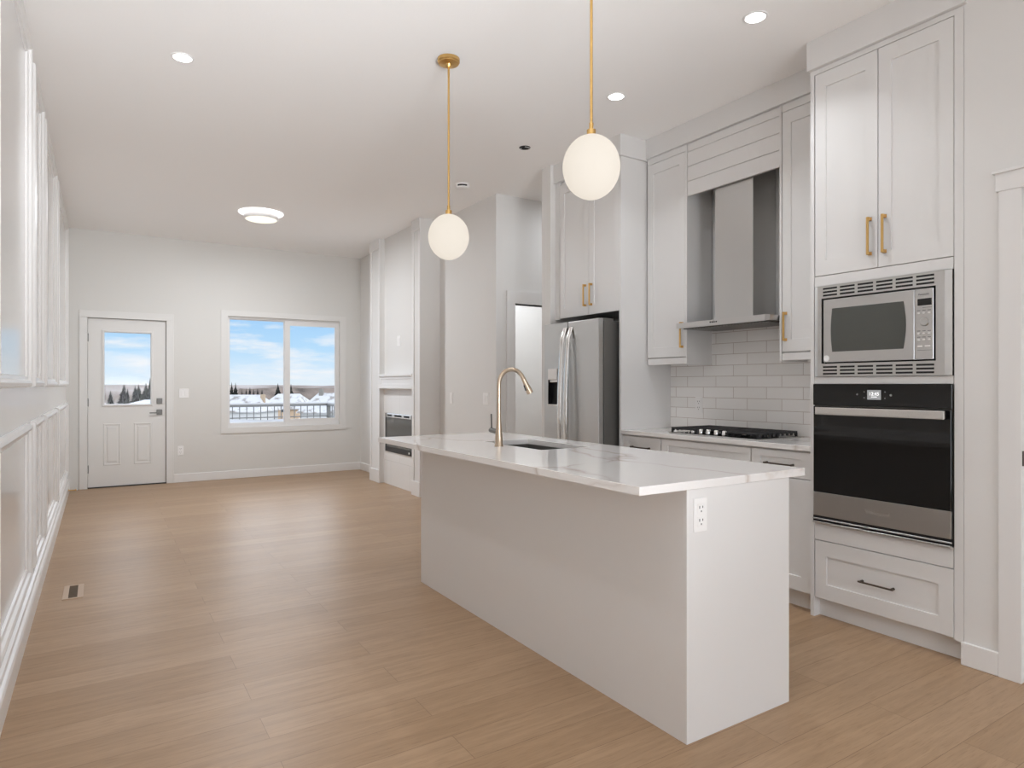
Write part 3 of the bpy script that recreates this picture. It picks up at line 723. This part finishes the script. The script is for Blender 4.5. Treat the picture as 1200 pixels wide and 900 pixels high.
# ================================================================== ISLAND
i_ = thing('kitchen_island', (2.08, 2.77, 0), 'white panelled kitchen island standing on the oak floor', 'kitchen island')
box('back_panel', M_CAB, i_, 1.786, 1.806, 1.654, 3.906, 0, .919)
MB().box(1.785, 2.384, 1.634, 1.654, 0, .919, .0012, 1).build('end_panel', M_CAB, i_)
MB().box(1.785, 2.384, 3.906, 3.926, 0, .919, .0012, 1).build('end_panel', M_CAB, i_)
b = MB(); b.box(1.806, 2.360, 1.654, 2.80, .10, .917); b.box(1.806, 2.360, 3.49, 3.906, .10, .917); b.box(1.806, 2.360, 2.80, 3.49, .10, .66)
b.box(2.34, 2.360, 2.80, 3.49, .66, .917)
b.build('carcass', M_CAB, i_); box('toe_kick', M_CAB, i_, 2.29, 2.305, 1.654, 3.906, 0, .10)
# worktop with sink cut-out
xs = [1.552, 1.990, 2.318, 2.490]; ys = [1.632, 2.840, 3.455, 4.097]; zz = (.919, .950)
b = MB(); V = {}
for i in range(4):
    for j in range(4):
        for q in range(2): V[i, j, q] = b.bm.verts.new((xs[i], ys[j], zz[q]))
for i in range(3):
    for j in range(3):
        if (i, j) == (1, 1): continue
        for q in range(2): b.face([V[i, j, q], V[i+1, j, q], V[i+1, j+1, q], V[i, j+1, q]])
def wall_(a, c_): b.face([V[a[0], a[1], 0], V[c_[0], c_[1], 0], V[c_[0], c_[1], 1], V[a[0], a[1], 1]])
for q in range(3):
    wall_((q, 0), (q+1, 0)); wall_((q, 3), (q+1, 3)); wall_((0, q), (0, q+1)); wall_((3, q), (3, q+1))
for a, c_ in (((1, 1), (2, 1)), ((1, 2), (2, 2)), ((1, 1), (1, 2)), ((2, 1), (2, 2))): wall_(a, c_)
bmesh.ops.recalc_face_normals(b.bm, faces=b.bm.faces)
es = [e for e in b.bm.edges if e.calc_face_angle(0) > 1.0]
bmesh.ops.bevel(b.bm, geom=es, offset=.0025, segments=2, affect='EDGES', profile=.6)
tag(b.build('island_worktop', M_QUARTZ, origin=(2.02, 2.86, .919)), 'white quartz island worktop with fine brown veins and a sink cut-out', 'countertop')
# sink
s = thing('kitchen_sink', (2.154, 3.147, .70), 'undermount stainless sink bowl let into the island worktop', 'sink')
b = MB(); X0, X1, Y0, Y1 = 1.984, 2.324, 2.834, 3.461
b.box(X0, X0+.006, Y0, Y1, .70, .9185); b.box(X1-.006, X1, Y0, Y1, .70, .9185); b.box(X0+.006, X1-.006, Y0, Y0+.006, .70, .9185); b.box(X0+.006, X1-.006, Y1-.006, Y1, .70, .9185); b.box(X0, X1, Y0, Y1, .694, .70)
b.build('bowl', M_STEELD, s)
MB().lathe([(.045, 0), (.045, .003), (.03, .003), (.02, .001), (0, .001)], (2.154, 3.147, .70), 'z', 24).build('drain', M_CHROME, s, True)
# faucet
f = thing('kitchen_faucet', (1.907, 3.139, .950), 'tall champagne bronze gooseneck faucet behind the island sink', 'faucet')
x, y = 1.907, 3.139
MB().lathe([(.026, 0), (.026, .004), (.0225, .010), (.0215, .05), (.0125, .152), (.0125, .158)], (x, y, .9502), 'z', 24).build('base', M_CHAMP, f, True)
R = .086; zc = 1.300
pts = [(x, y, 1.105), (x, y, 1.17), (x, y, 1.24), (x, y, zc)]
for i in range(1, 17):
    a = math.pi*i/16*.86; pts.append((x+R*(1-math.cos(a)), y, zc+R*math.sin(a)))
MB().tube(pts, .0118, 14).build('gooseneck', M_CHAMP, f, True)
p = Vector(pts[-1]); dr = (Vector(pts[-1])-Vector(pts[-2])).normalized()
hd = MB().tube([p, p+dr*.02, p+dr*.075, p+dr*.098], [.0135, .0135, .0185, .0195], 16).build('spray_head', M_CHAMP, f, True)
q = p+dr*.045; MB().tube([q+Vector((-.014, 0, -.002)), q+dr*.035+Vector((-.019, 0, -.003))], .006, 8).build('spray_button', M_BLACKM, hd, True)
hv = MB().tube([(x, y+.015, 1.03), (x, y+.075, 1.036), (x, y+.094, 1.036)], [.015, .015, .013], 14).build('valve', M_NICKEL, f, True)
MB().tube([(x, y+.082, 1.036), (x, y+.082, 1.06), (x-.003, y+.080, 1.130)], [.006, .0045, .0045], 10).build('lever', M_NICKEL, hv, True)

# ================================================================== OUTLETS AND SWITCHES
def plate(name, label, cat, c, axis, wdt, hgt, kind, group=None):
    """axis: the wall normal, '-x' or '-y'"""
    t = thing(name, c, label, cat, group)
    def B(nm, m, u0, u1, z0, z1, d0, d1, bev=0):
        if axis == '-x': return box(nm, m, t, c[0]-d1, c[0]-d0, c[1]-u1, c[1]-u0, c[2]+z0, c[2]+z1, bev=bev)
        return box(nm, m, t, c[0]+u0, c[0]+u1, c[1]-d1, c[1]-d0, c[2]+z0, c[2]+z1, bev=bev)
    B('cover_plate', M_PLASTIC, -wdt/2, wdt/2, -hgt/2, hgt/2, 0, .006, .002)
    if kind == 'outlet':
        for dz in (-.0235, .0235):
            B('socket', M_PLASTIC, -.017, .017, dz-.018, dz+.018, .006, .0085, .002)
            for du, w_, h0, h1 in ((-.009, .0022, .0, .010), (.0075, .0022, .0015, .0095), (0, .003, -.013, -.007)):
                B('slot', M_DARKHOLE, du-w_/2-.0005, du+w_/2+.0005, dz+h0, dz+h1, .0078, .0092)
    else:
        n = kind
        for i in range(n):
            u = (i-(n-1)/2)*.046; B('rocker', M_PLASTIC, u-.014, u+.014, -.034, .034, .006, .010, .002)
    return t
plate('wall_outlet', 'white double outlet on the near end panel of the island', 'outlet', (1.851, 1.634, .824), '-y', .068, .122, 'outlet')
plate('wall_outlet', 'white double outlet on the tiled wall behind the cooktop', 'outlet', (XK-.008, 3.465, 1.140), '-x', .068, .122, 'outlet')
plate('wall_outlet', 'low white outlet on the back wall between the door and window', 'outlet', (.905, YB, .420), '-y', .070, .122, 'outlet')
plate('light_switch', 'white double switch plate beside the back door', 'switch', (.945, YB, 1.182), '-y', .115, .122, 2)
plate('light_switch', 'white switch plate on the wall just before the hallway corner', 'switch', (XR, 5.80, 1.152), '-x', .115, .125, 2)
plate('light_switch', 'faint white switch plate near the fireplace side on the wall before the hallway', 'switch', (XR, 6.58, 1.145), '-x', .070, .125, 1)
plate('wall_outlet', 'white outlet plate for a television above the mantel', 'outlet', (NX, 7.66, 1.85), '-x', .115, .125, 2)

# ================================================================== LIGHTS
def pendant(y, z, label):
    p = thing('pendant_light', (1.742, y, CE), label, 'pendant light', 'globe pendants over the island')
    x = 1.742
    MB().lathe([(.066, 0), (.066, -.018), (.060, -.024), (.060, -.028), (.022, -.034), (.016, -.05), (0, -.05)], (x, y, CE), 'z', 32).build('canopy', M_BRASS, p, True)
    MB().tube([(x, y, CE-.03), (x, y, z+.15)], .0062, 10).build('rod', M_BRASS, p, True)
    MB().lathe([(.009, .185), (.009, .160), (.019, .156), (.019, .131), (0, .131)], (x, y, z), 'z', 20).build('socket_cap', M_BRASS, p, True)
    prof = [(.1205*math.sin(math.pi*i/24), -.1345*math.cos(math.pi*i/24)) for i in range(25)]
    prof[0] = (0, -.1345); prof[-1] = (0, .1345)
    MB().lathe(prof, (x, y, z), 'z', 40).build('globe_shade', M_GLOBE, p, True)
    return p
pendant(3.440, 2.172, 'farther of the two brass pendants with a glowing white globe')
pendant(2.120, 2.212, 'nearer of the two brass pendants with a glowing white globe')

def downlight(x, y, label=None, like=None):
    if like is None:
        d = thing('recessed_light', (x, y, CE), label, 'ceiling light', 'recessed ceiling spotlights')
        MB().lathe([(.050, -.0005), (.050, -.004), (.062, -.004), (.064, 0), (.064, -.0002)], (x, y, CE), 'z', 28).build('trim_ring', M_PLASTIC, d, True)
        MB().lathe([(.050, -.001), (.049, -.003), (0, -.0035)], (x, y, CE), 'z', 28).build('lamp', M_LAMP, d, True)
        area('lamp_glow', (0, 0, -.008), .09, DOWN_W, parent=d, spread=115)
        return d
    d = copy_tree(like); d.location = (x, y, CE); d['label'] = label; return d
d0 = downlight(.411, 4.264, 'lit recessed spotlight in the ceiling near the left wall')
downlight(2.900, 2.185, 'lit recessed spotlight in the ceiling beside the oven tower', d0)
downlight(2.912, 3.285, 'lit recessed spotlight in the ceiling in front of the refrigerator', d0)
for x, y in ((.411, 1.20), (.411, -1.60)):  # out-of-view spotlights added for their light
    downlight(x, y, 'unseen recessed ceiling spotlight added to light the room', d0)
d = thing('recessed_fitting', (2.916, 4.394, CE), 'dark recessed ceiling fitting with no lamp in it', 'ceiling light')
MB().lathe([(.046, 0), (.046, -.002), (0, -.002)], (2.916, 4.394, CE), 'z', 24).build('cavity_shade', M_DARKHOLE, d)  # black disc on the flat ceiling stands for the unlit hole
box('bracket', M_STEEL, d, 2.90, 2.95, 4.36, 4.372, CE-.006, CE-.002); box('bracket', M_STEEL, d, 2.885, 2.90, 4.41, 4.42, CE-.006, CE-.002)
d = thing('smoke_detector', (2.943, 5.52, CE), 'white smoke detector on the ceiling by the hallway', 'smoke detector')
MB().lathe([(.068, 0), (.068, -.016), (.06, -.038), (.035, -.044), (0, -.044)], (2.943, 5.52, CE), 'z', 28).build('body', M_PLASTIC, d, True)
b = MB()
for a in range(-6, 7):
    an = math.radians(-118+a*6); b.box(2.943+.0655*math.cos(an)-.005, 2.943+.0655*math.cos(an)+.005, 5.52+.0655*math.sin(an)-.005, 5.52+.0655*math.sin(an)+.005, CE-.030, CE-.017)
b.build('sensor_slot', M_DARKHOLE, d)
d = thing('flush_ceiling_light', (1.53, 7.62, CE), 'round flush ceiling light with a glowing halo in the living area', 'ceiling light')
x, y = 1.53, 7.66
MB().lathe([(.20, 0), (.235, -.001), (.235, -.006), (0, -.006)], (x, y, CE), 'z', 40).build('halo_glow_disc', M_HALO, d, True)  # glowing disc stands in for light thrown onto the ceiling
MB().lathe([(.165, -.006), (.18, -.022), (.185, -.060), (.180, -.075), (.172, -.075)], (x, y, CE), 'z', 40).build('drum', M_PLASTIC, d, True)
MB().lathe([(.172, -.072), (.16, -.078), (0, -.080)], (x, y, CE), 'z', 40).build('diffuser', M_DIFF, d, True)
area('lamp_glow', (0, .04, -.085), .34, FLUSH_W, LIGHT_COL, d)
area('side_room_fill', (4.3, 6.45, CE-.05), .5, 22)  # lamp added to brighten the room past the doorway
area('hall_fill', (4.5, 5.0, CE-.01), .2, HALL_W)  # added lamp, out of view, lifts the hallway walls

# ================================================================== FLOOR THINGS
r = thing('floor_register', (-.140, 4.90, 0), 'small wooden floor register with dark louvres near the left wall', 'floor vent')
b = MB(); b.box(-.193, -.163, 4.745, 5.055, 0, .005, .001, 1); b.box(-.117, -.086, 4.745, 5.055, 0, .005, .001, 1); b.box(-.163, -.117, 4.745, 4.758, 0, .005); b.box(-.163, -.117, 5.042, 5.055, 0, .005)
b.build('frame', M_REGF, r)
b = MB(); b.box(-.163, -.117, 4.758, 5.042, 0, .002)
for i in range(12): b.box(-.163, -.117, 4.765+.0235*i, 4.775+.0235*i, .002, .0042)
b.build('louvre', M_REGD, r)
s = thing('door_stop', (-.31, 9.22, .055), 'small brass spring door stop on the left baseboard by the back door', 'door stop')
MB().lathe([(.012, 0), (.012, .006), (.005, .008), (.005, .062), (.009, .064), (.009, .078), (0, .078)], (-.31, 9.22, .055), 'x', 14).build('spring_rod', M_BRASS, s, True)
MB().lathe([(.0095, .078), (.0095, .086), (0, .088)], (-.31, 9.22, .055), 'x', 14).build('rubber_tip', M_PLASTIC, s, True)

# ================================================================== OUTSIDE
struct(box('ground_snow', M_SNOW, None, -160, 260, 9.9, 420, -9.2, -9.0))
# hills: long low ridges far off
def ridge(name, y, x0, x1, base, tops, m, dep):
    s = MB(); n = len(tops); A = []; B = []; C = []
    for i, tz in enumerate(tops):
        x = x0+(x1-x0)*i/(n-1)
        A.append(s.bm.verts.new((x, y, base))); B.append(s.bm.verts.new((x, y+dep*.5, tz))); C.append(s.bm.verts.new((x, y+dep, base)))
    for i in range(n-1):
        s.face([A[i], A[i+1], B[i+1], B[i]]); s.face([B[i], B[i+1], C[i+1], C[i]])
    s.face([A[0], B[0], C[0]]); s.face([A[-1], B[-1], C[-1]])
    struct(s.build(name, m)); 
random.seed(3)
ridge('hills', 330, -220, 420, -9, [1.2+random.uniform(-.35, .25)-.0028*i*i*.4 for i in range(40)], M_HILL, 200)
ridge('woodland_ridge', 215, 40, 190, -9, [-.4+random.uniform(-.35, .35)+.45*math.sin(i*.35) for i in range(40)], M_HILLF, 40)
# deck, snow drift, railing
struct(box('deck', M_RAIL, None, -3.5, 4.32, 9.92, 14.35, -.30, -.12))
sn = MB()
nx, ny = 24, 10; G = {}
for i in range(nx+1):
    for j in range(ny+1):
        x = -3.4+(4.15+3.4)*i/nx; y = 9.8+(14.12-9.8)*j/ny
        z = .30+.275*(j/ny)**1.5+random.uniform(-.02, .02)
        G[i, j] = sn.bm.verts.new((x, y, z))
for i in range(nx):
    for j in range(ny): sn.face([G[i, j], G[i+1, j], G[i+1, j+1], G[i, j+1]])
r0 = [G[i, 0] for i in range(nx+1)]+[G[nx, j] for j in range(1, ny+1)]+[G[i, ny] for i in range(nx-1, -1, -1)]+[G[0, j] for j in range(ny-1, 0, -1)]
lo = [sn.bm.verts.new((v.co.x, v.co.y, -.119)) for v in r0]
for i in range(len(r0)): sn.face([r0[i], r0[(i+1) % len(r0)], lo[(i+1) % len(r0)], lo[i]])
tag(sn.build('snow_drift', M_SNOW, smooth=True), 'deep snow drifted over the deck outside the window', 'snow', kind='stuff')
rl = thing('deck_railing', (1.0, 14.2, -.12), 'grey metal deck railing with thin balusters standing in the snow outside', 'railing')
b = MB(); b.box(-3.4, 4.28, 14.17, 14.25, .835, .878, .004, 1); b.box(4.20, 4.28, 9.82, 14.17, .835, .878, .004, 1); b.build('top_rail', M_RAIL, rl)
b = MB(); b.box(-3.4, 4.28, 14.19, 14.23, .60, .622); b.box(4.22, 4.26, 9.82, 14.19, .60, .622); b.build('bottom_rail', M_RAIL, rl)
b = MB(); b.box(-3.4, 4.28, 14.175, 14.245, .878, .915, .012, 2); b.box(4.205, 4.275, 9.82, 14.17, .878, .915, .012, 2); b.build('snow_cap', M_SNOW, rl)
for x in (-3.36, .3, 4.24): box('post', M_RAIL, rl, x-.03, x+.03, 14.18, 14.24, -.12, .84)
pro = None
for i in range(54):
    x = -3.2+.137*i
    if abs(x-4.24) < .06: continue
    if pro is None: pro = box('baluster', M_RAIL, rl, x-.008, x+.008, 14.202, 14.218, .10, .84); x00 = x
    else:
        c_ = pro.copy(); COL.objects.link(c_); c_.location = (x-x00, 0, 0)
pro2 = None
for i in range(31):
    y = 9.95+.137*i
    if pro2 is None: pro2 = box('baluster', M_RAIL, rl, 4.232, 4.248, y-.008, y+.008, .10, .84); y00 = y
    else:
        c_ = pro2.copy(); COL.objects.link(c_); c_.location = (0, y-y00, 0)

def at(u, v, dist):
    """the point seen at pixel (u,v) of the photograph, dist metres ahead"""
    fw = Vector((math.sin(YAW), math.cos(YAW), 0)); rt = Vector((math.cos(YAW), -math.sin(YAW), 0))
    return Vector((0, 0, CAM_H)) + dist*(fw + (u-600)/760*rt + Vector((0, 0, (450.5-v)/760)))
def house(name, p0, p1, depth, ridge_z, eave_z, wall_m, label, hip=2.0, chims=(), wins=()):
    """hip-roofed house whose eave runs from p0 to p1 (x,y), depth behind"""
    a, c_ = Vector((p0[0], p0[1], 0)), Vector((p1[0], p1[1], 0)); ax = (c_-a).normalized(); bx = Vector((-ax.y, ax.x, 0)); Ln = (c_-a).length
    def P(s_, d_, z_): q = a+ax*s_+bx*d_; return (q.x, q.y, z_)
    t = thing(name, (a.x, a.y, -9.0), label, 'house')
    s = MB()
    def hexa(s, s0, s1, d0, d1, z0, z1):
        v = [s.bm.verts.new(P(*q)) for q in ((s0,d0,z0),(s1,d0,z0),(s1,d1,z0),(s0,d1,z0),(s0,d0,z1),(s1,d0,z1),(s1,d1,z1),(s0,d1,z1))]
        for q in ((3,2,1,0),(4,5,6,7),(0,1,5,4),(1,2,6,5),(2,3,7,6),(3,0,4,7)): s.face([v[i] for i in q])
    hexa(s, .4, Ln-.4, .4, depth-.4, -9.0, eave_z); s.build('wall', wall_m, t)
    s = MB(); e = [s.bm.verts.new(P(*q)) for q in ((0, 0, eave_z), (Ln, 0, eave_z), (Ln, depth, eave_z), (0, depth, eave_z))]
    l = [s.bm.verts.new(P(*q)) for q in ((0, 0, eave_z-.15), (Ln, 0, eave_z-.15), (Ln, depth, eave_z-.15), (0, depth, eave_z-.15))]
    r = [s.bm.verts.new(P(hip, depth/2, ridge_z)), s.bm.verts.new(P(Ln-hip, depth/2, ridge_z))]
    s.face([e[0], e[1], r[1], r[0]]); s.face([e[1], e[2], r[1]]); s.face([e[2], e[3], r[0], r[1]]); s.face([e[3], e[0], r[0]])
    for i in range(4): s.face([l[i], l[(i+1) % 4], e[(i+1) % 4], e[i]])
    s.face(list(reversed(l))); s.build('roof', M_ROOFSNOW, t)
    for s_, d_, w_, z0, z1, m in chims:
        s = MB(); hexa(s, s_, s_+w_, d_, d_+w_, z0, z1); s.build('chimney', m, t)
    for s_, w_, z0, z1 in wins:
        s = MB(); hexa(s, s_, s_+w_, .37, .41, z0, z1); s.build('window', M_HWIN, t)
    return t
def house_at(dist, u0, u1, depth, vr, ve, m, label, hip, chims=(), wins=()):
    a = at(u0, 480, dist); c_ = at(u1, 480, dist); k = dist/760
    Z = lambda v: CAM_H-(v-450.5)*k
    house('neighbor_house', (a.x, a.y), (c_.x, c_.y), depth, Z(vr), Z(ve), m, label, hip*k,
          [((u-u0)*k, dd, ww*k, Z(vb), Z(vt), mm) for u, dd, ww, vb, vt, mm in chims], [((u-u0)*k, ww*k, Z(vb), Z(vt)) for u, ww, vb, vt in wins])
house_at(96, 301, 352, 9, 462.0, 478.5, M_STUCCO, 'tan house under a snowy hip roof seen through the left pane', 12,
         wins=((313.5, 3.5, 484, 480.5), (320.5, 3.0, 483, 479.5), (329, 3.0, 483, 479.8)))
house_at(78, 226, 303, 8, 463.2, 482, M_SIDING, 'white house with snowy roof and tan chimney behind the left window pane', 12,
         chims=((293, 3.2, 4.6, 474, 462.6, M_CHIMT),))
house_at(84, 347, 424, 9, 461.0, 483, M_SIDING, 'white house with snowy roof and grey chimney behind the right window pane', 14,
         chims=((363.5, 3.8, 4.6, 474, 456, M_CHIM),))
house_at(90, 118, 196, 9, 469.2, 481, M_SIDING, 'house with a snowy hipped roof seen through the glass of the back door', 30)

def conifer(u, vtop, dist, half_w_px, label, seed):
    rnd = random.Random(seed); dist *= 2.1; p = at(u, 470, dist); top = at(u, vtop, dist).z
    t = thing('conifer_tree', (p.x, p.y, -9.0), label, 'tree', 'conifers beyond the neighbouring houses')
    base = -9.0; hgt = top-base; W = half_w_px/760*dist
    MB().lathe([(.16, 0), (.05, hgt*.95), (0, hgt*.97)], (p.x, p.y, base), 'z', 8).build('trunk', M_BARK, t)
    s = MB(); n = 24
    for k in range(n):
        q = k/n; zt = base+hgt*(1-.9*q*.98); R_ = W*min(2.0, .22+4.6*q) ; dz = hgt*.085
        m_ = 11; rim = []; tip = s.bm.verts.new((p.x, p.y, zt))
        for j in range(m_*2):
            an = 2*math.pi*j/(m_*2)+k*.7; rr = R_*(1.0 if j % 2 == 0 else .62)*rnd.uniform(.75, 1.15)
            rim.append(s.bm.verts.new((p.x+rr*math.cos(an), p.y+rr*math.sin(an), zt-dz*rnd.uniform(.8, 1.2))))
        for j in range(m_*2): s.face([tip, rim[j], rim[(j+1) % (m_*2)]])
        low = s.bm.verts.new((p.x, p.y, zt-dz*.55))
        for j in range(m_*2): s.face([low, rim[(j+1) % (m_*2)], rim[j]])
    s.build('foliage', M_CONIFER, t)
TREES = [(271.5, 447.5, 60, 3.0, 'tall dark conifer at the far left edge of the window view'),
         (276.0, 447.8, 56, 3.8, 'tall dark conifer just right of the leftmost one in the window'),
         (283.5, 455.5, 66, 1.8, 'thin short conifer left of the tan chimney in the window'),
         (288.5, 454.5, 58, 2.5, 'dark conifer just left of the chimney in the window'),
         (292.8, 453.6, 62, 2.8, 'dark conifer standing right behind the tan chimney'),
         (297.2, 455.0, 66, 2.3, 'small conifer just right of the tan chimney'),
         (302.0, 455.0, 60, 2.6, 'conifer between the tan chimney and the bushy pair in the left pane'),
         (307.0, 455.8, 58, 3.6, 'wide bushy conifer right of centre in the left pane'),
         (325.6, 448.8, 60, 4.2, 'lone tall conifer near the right side of the left pane'),
         (341.0, 449.5, 58, 3.8, 'dark conifer half hidden by the window mullion'),
         (129.5, 457.5, 70, 3.0, 'small dark conifer at the left of the door glass'),
         (145.2, 449.5, 63, 4.6, 'tall conifer left of centre in the door glass'),
         (149.5, 455.0, 52, 3.8, 'shorter conifer just in front of the tall one in the door glass'),
         (158.5, 450.5, 70, 3.2, 'slim conifer left of the big pair in the door glass'),
         (162.5, 449.0, 57, 4.2, 'large conifer right of centre in the door glass'),
         (171.0, 448.5, 64, 4.6, 'large conifer at the right of the door glass'),
         (176.0, 442.5, 52, 3.4, 'tallest conifer cut by the right edge of the door glass')]
for i, tr in enumerate(TREES): conifer(*tr, seed=i+11)
